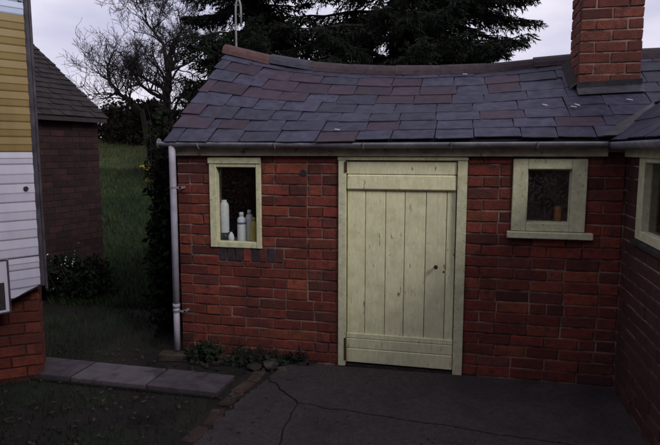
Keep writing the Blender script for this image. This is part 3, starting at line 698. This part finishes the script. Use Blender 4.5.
tag(m_.build('wall_bricks', 'brick_dimmed', sh), kind='stuff')
m_ = MB()
def spt(u, d, lift): return SM @ Vector((u, .14 - d * math.cos(SP) + lift * math.sin(SP), SH + .0 + (d - .18) * math.sin(SP) + lift * math.cos(SP)))
NT = 17
for k in range(NT):
    u = -.05 + (.08 if k % 2 else 0) - .08
    dd = .118 * k
    while u < 4.6:
        t0, t1 = max(u, -.05 + jit(.012)), u + .155; l_ = jit(.004)
        if t1 - t0 > .03:
            a = [spt(t1, dd, .026 + l_), spt(t0, dd, .026 + l_), spt(t0, dd + .19, .010), spt(t1, dd + .19, .010)]; q = [spt(t1, dd, .012 + l_), spt(t0, dd, .012 + l_)]
            m_.quad(*a); m_.quad(q[0], q[1], a[1], a[0]); m_.quad(q[1], spt(t0, dd + .19, -.002), a[2], a[1])
        u += .162
tag(m_.build('roof_tiles', 'tile_dark', sh), kind='stuff')
m_ = MB(); m_.v = [spt(-.03, 0, 0), spt(4.6, 0, 0), spt(4.6, NT * .118, 0), spt(-.03, NT * .118, 0)]; m_.v += [v - Vector((0, 0, .05)) for v in m_.v]
m_.f = [(0, 1, 2, 3), (7, 6, 5, 4), (0, 4, 5, 1), (1, 5, 6, 2), (2, 6, 7, 3), (3, 7, 4, 0)]; m_.build('roof_deck', 'underlay', sh)
m_ = MB(); m_.tube([spt(-.05, NT * .118 + .02, .0), spt(4.6, NT * .118 + .02, 0)], .11, 10).build('ridge', 'tile_dark', sh)
m_ = MB(); a = SM @ Vector((-.1, -1.55, SH + 1.08)); b = SM @ Vector((4.6, -1.55, SH + 1.08)); c = SM @ Vector((4.6, -3.2, SH - .1)); d = SM @ Vector((-.1, -3.2, SH - .1)); m_.quad(a, b, c, d).build('far_slope', 'tile_dark', sh)

# ------------------------------------------------------------------ vent pole behind the ridge
pts = [(-2.43, 1.55, 1.2), (-2.43, 1.55, 3.22)] + [(-2.43 + .03 * (1 - math.cos(a)), 1.55, 3.22 + .12 * math.sin(a)) for a in (.4, .8, 1.2, 1.57, 2.0, 2.4, 2.8, 3.14)] + [(-2.37, 1.55, 3.06)]
pole = thing('hooked_pole', (-2.43, 1.55, 1.2), 'thin grey metal pole with hooked top behind the roof ridge', 'pole')
MB().tube(pts, .011, 8).build('shaft', 'pole_grey', pole, True)
MB().box((-2.46, 1.53, 2.35), (-2.40, 1.57, 2.37)).build('bracket', 'galvanised', pole)

# ------------------------------------------------------------------ vegetation
class Card:                                # light builder for leaves: plain lists, no per-vertex objects
    def __init__(s): s.v = []; s.f = []
    def leaf(s, p, d, wdt, ln, nrm):
        sx = d.cross(nrm); sx = sx.normalized() * wdt * .5 if sx.length > 1e-5 else Vector((wdt * .5, 0, 0))
        i = len(s.v); q = p + d * ln * .55; t = p + d * ln
        s.v += [tuple(p), tuple(q + sx), tuple(t), tuple(q - sx)]; s.f.append((i, i + 1, i + 2, i + 3))
    def blade(s, p, h, wd, lean):
        a = rnd.uniform(0, 6.283); i = len(s.v); c, q = math.cos(a) * wd, math.sin(a) * wd
        s.v += [(p[0] - c, p[1] - q, p[2]), (p[0] + c, p[1] + q, p[2]), (p[0] + lean[0], p[1] + lean[1], p[2] + h)]; s.f.append((i, i + 1, i + 2))
    def build(s, name, mat, parent=None):
        me = bpy.data.meshes.new(name); me.from_pydata(s.v, [], s.f); me.materials.append(MATS[mat]); return link(name, me, parent)
def rv(): 
    while True:
        v = Vector((jit(1), jit(1), jit(1)))
        if .05 < v.length < 1: return v.normalized()

def conifer(x, y, H, reach, zlow, label, seed, boughs=()):
    global rnd
    keep = rnd; rnd = random.Random(seed)
    z0 = hgt(x, y); t = thing('conifer_tree', (x, y, z0), label, 'tree', 'conifers behind the outbuilding')
    tr = MB(); tr.tube([(x + .04 * math.sin(k), y, z0 - .1 + H * k / 10) for k in range(11)], [.26 * (1 - k / 10.6) + .02 for k in range(11)], 9); tr.build('trunk', 'bark_dark', t, True)
    br = MB(); lf = Card(); z = z0 + zlow
    extra = list(boughs)
    while z < z0 + H * .97:
        fz = (z - z0) / H; Lmax = reach * min(1, 1.25 * (1 - fz)) ** .8; low_ = z < 6.2
        for b in range((6 if low_ else 4) + (len(extra) if low_ else 0)):
            a = rnd.uniform(0, 6.283); L_ = Lmax * rnd.uniform(.5, 1.08); zb = z; rise = rnd.uniform(-.12, .16)
            if low_ and extra: a, zb, L_, rise = extra.pop()
            di = Vector((math.cos(a), math.sin(a), 0))
            pts = []; N = 9
            for k in range(N + 1):
                s = k / N; pts.append(Vector((x, y, zb)) + di * L_ * s + Vector((0, 0, L_ * (rise * s - .22 * s * s + .16 * s ** 4))) + rv() * .03)
            br.tube(pts, [.045 * (1 - s / (N + .6)) * (L_ / 3) ** .5 + .004 for s in range(N + 1)], 5, False)
            st = .06 if low_ else .22; s = .16
            while s < 1.0:
                k = min(int(s * N), N - 1); f_ = s * N - k; p = pts[k].lerp(pts[k + 1], f_); tg = (pts[k + 1] - pts[k]).normalized()
                side = tg.cross(Vector((0, 0, 1))).normalized()
                for sg in (-1, 1):
                    bl = (.16 + .75 * (1 - s) ** .8 * L_ / 3) * rnd.uniform(.55, 1.15); d = (tg * .75 + side * sg * .8 + Vector((0, 0, -.5 + jit(.45)))).normalized()
                    e = p + d * bl + Vector((0, 0, -.12 * bl)); 
                    m_n = max(4, int(bl / (.0125 if low_ else .08)))
                    for q in range(m_n):
                        u = (q + rnd.random()) / m_n; pp = p.lerp(e, u)
                        dd = (d + rv() * .8 + Vector((0, 0, -.3))).normalized()
                        lf.leaf(pp, dd, rnd.uniform(.014, .034) * (1 if low_ else 3.2), rnd.uniform(.07, .14) * (1 if low_ else 2), rv())
                s += st / L_ * rnd.uniform(.8, 1.3)
        z += rnd.uniform(.22, .34) if low_ else .55
    tag(br.build('branches', 'bark_dark', t), kind='stuff'); lf.build('crown', 'needle', t); rnd = keep
conifer(-4.45, 7.6, 11.5, 2.3, 1.2, 'left one of two dark conifers, behind the hooked pole', 3)
conifer(-1.45, 8.2, 12.5, 3.4, 2.2, 'larger dark conifer with drooping boughs above the middle of the roof', 12, ((.337, 5.03, 3.15, -.10), (.22, 5.35, 2.75, -.04), (.50, 4.75, 2.7, -.12), (.40, 5.15, 2.9, -.13), (.3, 4.2, 2.4, -.05)))

def bare_tree(name, limbs, label, seed, twig=.0048, depth=4, group=None, cat='tree', spread=.75, dens=1.):
    """limbs: list of (points, r0, r1); smaller branches grow from them"""
    global rnd
    keep = rnd; rnd = random.Random(seed); base = Vector(limbs[0][0][0]); t = thing(name, base, label, cat, group)
    trunk = MB(); twigs = MB()
    def grow(p, d, L_, r, lv):
        N = 5 if lv > 1 else 4; pts = [p]; q = p
        for k in range(N):
            d = (d + rv() * .40 + Vector((0, 0, .08))).normalized(); q = q + d * L_ / N; pts.append(q)
        twigs.tube(pts, [max(twig, r * (1 - .72 * k / N)) for k in range(N + 1)], 5 if lv > 2 else 3, False)
        if lv <= 0: return
        nb = int((4 if lv > 1 else 5) * dens + rnd.random())
        for k in range(nb):
            u = rnd.uniform(.25, 1); i = min(int(u * N), N - 1); pp = pts[i].lerp(pts[i + 1], u * N - i)
            dd = (d + rv() * spread * 1.25).normalized(); grow(pp, dd, L_ * rnd.uniform(.45, .72), max(twig, r * .5), lv - 1)
    for pts, r0, r1 in limbs:
        pts = [Vector(p) for p in pts]; n_ = len(pts)
        fine = []
        for k in range(n_ - 1):
            for j in range(3): fine.append(pts[k].lerp(pts[k + 1], j / 3) + rv() * r0 * .25)
        fine.append(pts[-1]); nf = len(fine)
        trunk.tube(fine, [r0 + (r1 - r0) * k / (nf - 1) for k in range(nf)], 7, True)
        for k in range(1, nf):
            if k < nf * .25: continue
            for _ in range(2 if dens > .6 else 1):
                tg = (fine[k] - fine[k - 1]).normalized(); dd = (tg * .8 + rv() * 1.0 + Vector((0, 0, .25))).normalized()
                grow(fine[k], dd, rnd.uniform(.6, 1.25) * (1.25 - .5 * k / nf), max(twig, (r0 + (r1 - r0) * k / nf) * .45), depth - 1)
    trunk.build('trunk', 'bark', t, True); tag(twigs.build('twigs', 'twig', t), kind='stuff'); rnd = keep
Cc = Vector((0, -4.49, 1.75))
def at(x, y, depth):                        # a place in the scene from a bearing and a distance
    return Cc + (fw + rt * (x - 330) / 580 - up * (y - 222.5) / 580) * depth
D = 17.0
b0 = at(172, 150, D); b0.z = hgt(b0.x, b0.y) - .1
bare_tree('bare_tree', [([b0, at(170, 128, D), at(166, 100, D), at(168, 72, D), at(172, 48, D + .3)], .16, .065),
    ([at(168, 72, D), at(164, 45, D - .3), at(152, 30, D - .5), at(143, 18, D - .6)], .065, .02),
    ([at(166, 100, D), at(150, 92, D - .4), at(138, 84, D - .7), at(128, 88, D - .9)], .065, .018),
    ([at(150, 92, D - .4), at(158, 70, D + .2), at(150, 55, D + .4)], .03, .012),
    ([at(172, 48, D + .3), at(182, 30, D + .5), at(178, 10, D + .6)], .04, .012),
    ([at(168, 72, D), at(190, 62, D + .5), at(206, 48, D + .8)], .045, .012)], 'bare tree with forked limbs between shed and outbuilding', 21, depth=4)
b1 = at(150, 150, D + 1); b1.z = hgt(b1.x, b1.y) - .1
bare_tree('bare_tree', [([b1, at(142, 112, D + 1), at(128, 101, D + .8), at(117, 92, D + .7), at(109, 80, D + .6), at(108, 66, D + .5), at(112, 56, D + .5)], .085, .025),
    ([at(117, 92, D + .7), at(108, 98, D + .6), at(101, 99, D + .5)], .04, .014), ([at(128, 101, D + .8), at(132, 90, D + .9), at(128, 80, D + 1)], .035, .012), ([at(109, 80, D + .6), at(101, 76, D + .4), at(97, 70, D + .3)], .03, .01)], 'small crooked bare tree leaning left beside the shed roof', 33, depth=3, dens=.8)

def shrub(name, c, r, nleaf, lsz, mat, label, cat='shrub', stems=14, seed=1, flower=None, twigmat='twig', group=None, parts=True):
    global rnd
    keep = rnd; rnd = random.Random(seed); c = Vector(c); t = thing(name, (c.x, c.y, max(0, hgt(c.x, c.y)) - .02), label, cat, group)
    z0 = hgt(c.x, c.y) - .05; st = MB(); lf = Card(); fl = Card()
    lob = [(Vector((jit(.6) * r[0], jit(.6) * r[1], rnd.uniform(.15, .9) * r[2])), rnd.uniform(.35, .6)) for _ in range(9)]
    for k in range(stems):
        a = rnd.uniform(0, 6.283); e = Vector((c.x + math.cos(a) * r[0] * rnd.uniform(.3, 1), c.y + math.sin(a) * r[1] * rnd.uniform(.3, 1), z0 + r[2] * rnd.uniform(.7, 1.12)))
        p = Vector((c.x + jit(.3) * r[0], c.y + jit(.3) * r[1], z0)); mid = p.lerp(e, .5) + rv() * .12
        st.tube([p, mid, e], [.014, .009, .003], 4, False)
        for q in range(7):
            u = rnd.uniform(.4, 1); pp = mid.lerp(e, u); st.tube([pp, pp + (rv() + Vector((0, 0, .6))) * .2 * r[2] ** .5], [.004, .0015], 3, False)
    for k in range(nleaf):
        lc, lr = rnd.choice(lob); o = rv() * (rnd.random() ** .4) * lr
        p = Vector((c.x + lc.x + o.x * r[0], c.y + lc.y + o.y * r[1], z0 + lc.z + o.z * r[2] * .7))
        if p.z < z0: continue
        lf.leaf(p, (rv() + Vector((0, 0, -.2))).normalized(), lsz * rnd.uniform(.5, 1), lsz * rnd.uniform(.9, 1.8), rv())
    st.build('stems', twigmat, t); lf.build('foliage', mat, t)
    if flower:
        fm, n_, fs, lo, hi = flower
        for k in range(n_):
            p = Vector((rnd.uniform(lo[0], hi[0]), rnd.uniform(lo[1], hi[1]), rnd.uniform(lo[2], hi[2])))
            for q in range(4): lf2 = fl.leaf(p, rv(), fs * .6, fs, rv())
        tag(fl.build('flowers', fm, t), kind='stuff')
    rnd = keep
# hedge bushes between the trees and the roof
for k, (px, py, dd, rx, rz, tall) in enumerate(((118, 121, 20.5, 1.1, 1.05, 'leftmost'), (152, 106, 19.5, 1.15, 1.45, ''), (186, 90, 15, 1.0, 1.95, ''), (212, 78, 12.5, .8, 2.1, ''))):
    p = at(px, py, dd); z0 = hgt(p.x, p.y)
    shrub('overgrown_bush', (p.x, p.y, 0), (rx, .7, p.z - z0), 6500, .09, 'hedge_leaf', ('low brown bush at the field edge beside the shed', 'brown twiggy bush below the bare tree', 'tall dark bush behind the left end of the roof', 'dark bush just left of the hooked pole')[k], 'bush', 40, 50 + k, group='bushes behind the outbuilding')
for k in range(4):
    p = at(92 + k * 22, 128, 21 + .4 * (k % 2)); z0 = hgt(p.x, p.y)
    shrub('hedge_bush', (p.x, p.y, 0), (.75, .6, 1.0 + .2 * (k % 3)), 1500, .13, 'hedge_leaf', ('hedge bush at the top of the field, nearest the shed corner', 'second hedge bush from the shed at the top of the field', 'third hedge bush from the shed, under the crooked tree', 'hedge bush at the top of the field nearest the slate roof')[k], 'bush', 16, 80 + k, group='hedge along the top of the field')
# ivy beside the gable with yellow blossom, flowers by the shed
q0, q1 = at(146, 186, 5.5), at(165, 162, 5.7)
shrub('climbing_shrub', (-2.76, .62, 0), (.17, .32, 1.85), 5200, .055, 'ivy_leaf', 'dark evergreen shrub with yellow blossom beside the downpipe', 'shrub', 18, 4, flower=('yellow_flower', 42, .028, (q0.x, q0.y - .1, q0.z), (q1.x, q1.y + .1, q1.z)))
q0, q1 = at(48, 290, 6.6), at(82, 240, 6.9)
shrub('flowering_bush', (-4.5, 1.4, 0), (.5, .5, .5), 3600, .05, 'ivy_leaf', 'dark bush dotted with white flowers at the foot of the shed', 'bush', 14, 6, flower=('white_flower', 26, .016, (q0.x, q0.y - .1, q0.z), (q1.x, q1.y + .1, q1.z)))
# low weeds at the wall foot
for k, (x, y, s_, lb) in enumerate(((-1.62, -.08, .09, 'trailing weed at the wall foot right of the left window'), (-2.12, -.10, .15, 'straggly green weed at the wall foot beside the downpipe'), (-1.80, -.10, .11, 'low green weed under the left window'), (-1.33, -.06, .10, 'dark weed at the yard corner near the door frame'))):
    shrub('weed', (x, y, 0), (.16, .09, s_), 260, .045, 'grass', lb, 'weed', 6, 90 + k, group='weeds along the wall foot')

# lawn, field grass, leaf litter (uncountable)
def ok_lawn(x, y):
    if x > -1.66 - .02 * rnd.random() and y < -.3: return False
    if -.80 < y < -.43 and x < -1.66: return rnd.random() < .03
    if y > -.40 and x > XL - .02: return False
    return True
g = Card()
for _ in range(26000):
    x, y = rnd.uniform(-4.6, -1.6), rnd.uniform(-3.2, 2.3)
    if not ok_lawn(x, y): continue
    dn = noise.noise(Vector((x * 2.2, y * 2.2, 2)))
    if dn < jit(.35) - .05: continue
    g.blade((x, y, -.035), rnd.uniform(.02, .075) * (1.3 if y > 0 else 1), .0035, (jit(.03), jit(.03)))
tag(g.build('lawn_grass', 'grass'), 'short rough grass growing in the dark soil', 'grass', kind='stuff')
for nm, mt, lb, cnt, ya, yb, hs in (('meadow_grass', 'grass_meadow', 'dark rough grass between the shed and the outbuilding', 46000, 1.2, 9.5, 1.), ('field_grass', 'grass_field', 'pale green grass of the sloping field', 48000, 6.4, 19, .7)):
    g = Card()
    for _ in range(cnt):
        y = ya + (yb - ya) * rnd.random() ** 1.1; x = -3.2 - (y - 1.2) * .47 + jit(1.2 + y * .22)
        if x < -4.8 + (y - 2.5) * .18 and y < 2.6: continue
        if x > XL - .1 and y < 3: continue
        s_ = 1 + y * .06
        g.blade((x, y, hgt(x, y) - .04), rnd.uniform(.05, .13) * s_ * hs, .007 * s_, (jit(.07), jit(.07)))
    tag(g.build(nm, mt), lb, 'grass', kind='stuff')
fs = MB()
fx = [-26 + 1.2 * i for i in range(22)]; fy = [8.0 + 1.1 * i for i in range(20)]
for y in fy:
    for x in fx: fs.v.append((x, y, hgt(x, y) - .018))
for j in range(len(fy) - 1):
    for i in range(len(fx) - 1): a = j * len(fx) + i; fs.f.append((a, a + 1, a + 1 + len(fx), a + len(fx)))
tag(fs.build('field', 'pasture', None, True), kind='structure')
lf = Card()
for _ in range(420):
    x, y = rnd.uniform(-4, -1.2), rnd.uniform(-2.2, -.02)
    if not (y > -.42 or y < -.80): continue
    if y < -.42 and x > -1.66 and rnd.random() < .6: continue
    lf.leaf(Vector((x, y, -.012 + rnd.uniform(0, .012) if x < -1.66 or y > -.35 else .02)), Vector((jit(1), jit(1), jit(.25))).normalized(), .022, rnd.uniform(.025, .05), (Vector((0, 0, 1)) + rv() * .4).normalized())
tag(lf.build('leaf_litter', 'dead_leaf'), 'brown fallen leaves scattered on soil and grass', 'leaves', kind='stuff')
# stones and a loose brick by the wall foot
def stone(p, s, label, mat='stone'):
    m_ = MB(); bm = bmesh.new(); bmesh.ops.create_icosphere(bm, subdivisions=2, radius=1)
    for v in bm.verts:
        v.co *= 1 + .28 * noise.noise(v.co * 1.4 + Vector(p) * 9); v.co.z *= .6; v.co *= s; v.co.x *= 1.3
    bm.transform(Matrix.Translation(p) @ Matrix.Rotation(rnd.uniform(0, 6), 4, 'Z')); me = bpy.data.meshes.new('stone'); bm.to_mesh(me); bm.free(); me.materials.append(MATS[mat])
    return tag(link('stone', me), label, 'stone', 'stones at the corner of the yard')
for p, s, lb in (((-1.62, -.20, .0), .05, 'rough stone at the end of the paving path'), ((-1.50, -.14, .01), .065, 'largest stone at the yard corner below the wall'), ((-1.38, -.22, .0), .045, 'small stone lying on the yard corner crack'), ((-1.22, -.07, .01), .04, 'small stone at the wall foot near the door'), ((-1.74, -.13, .0), .04, 'small stone among weeds under the left window')):
    stone(p, s, lb)
rb = MB()
for _ in range(150):
    x, y = rnd.uniform(-2.3, -1.15), -.02 - abs(rnd.gauss(0, .10)); s_ = rnd.uniform(.006, .022)
    rb.box((-s_, -s_ * .8, -s_ * .5), (s_, s_ * .8, s_ * .5), Matrix.Translation((x, y, -.02 + s_ * .4 + .02 * (y > -.1))) @ Matrix.Rotation(rnd.uniform(0, 6), 4, 'Z') @ Matrix.Rotation(jit(.4), 4, 'X'))
tag(rb.build('rubble', 'stone'), 'small broken rubble along the foot of the brick wall', 'rubble', kind='stuff')
gt = MB()
for _ in range(420):
    x, y = rnd.uniform(-1.35, 1.05), -.03 - 1.9 * rnd.random() ** 1.5; s_ = rnd.uniform(.002, .006)
    gt.box((-s_, -s_ * .8, -s_ * .3), (s_, s_ * .8, s_ * .7), Matrix.Translation((x, y, .0115)) @ Matrix.Rotation(rnd.uniform(0, 6), 4, 'Z'))
tag(gt.build('grit', 'stone'), 'loose grit scattered over the concrete yard', 'grit', kind='stuff')
t = MB().box((-.13, -.06, -.03), (.13, .06, .035)).mesh('loose_brick', 'edging_brick', bevel=.008)
tag(link('loose_brick', t, None, Matrix.Translation((-2.37, -.12, -.004)) @ Matrix.Rotation(.15, 4, 'Z')), 'loose orange brick under the foot of the downpipe', 'brick')
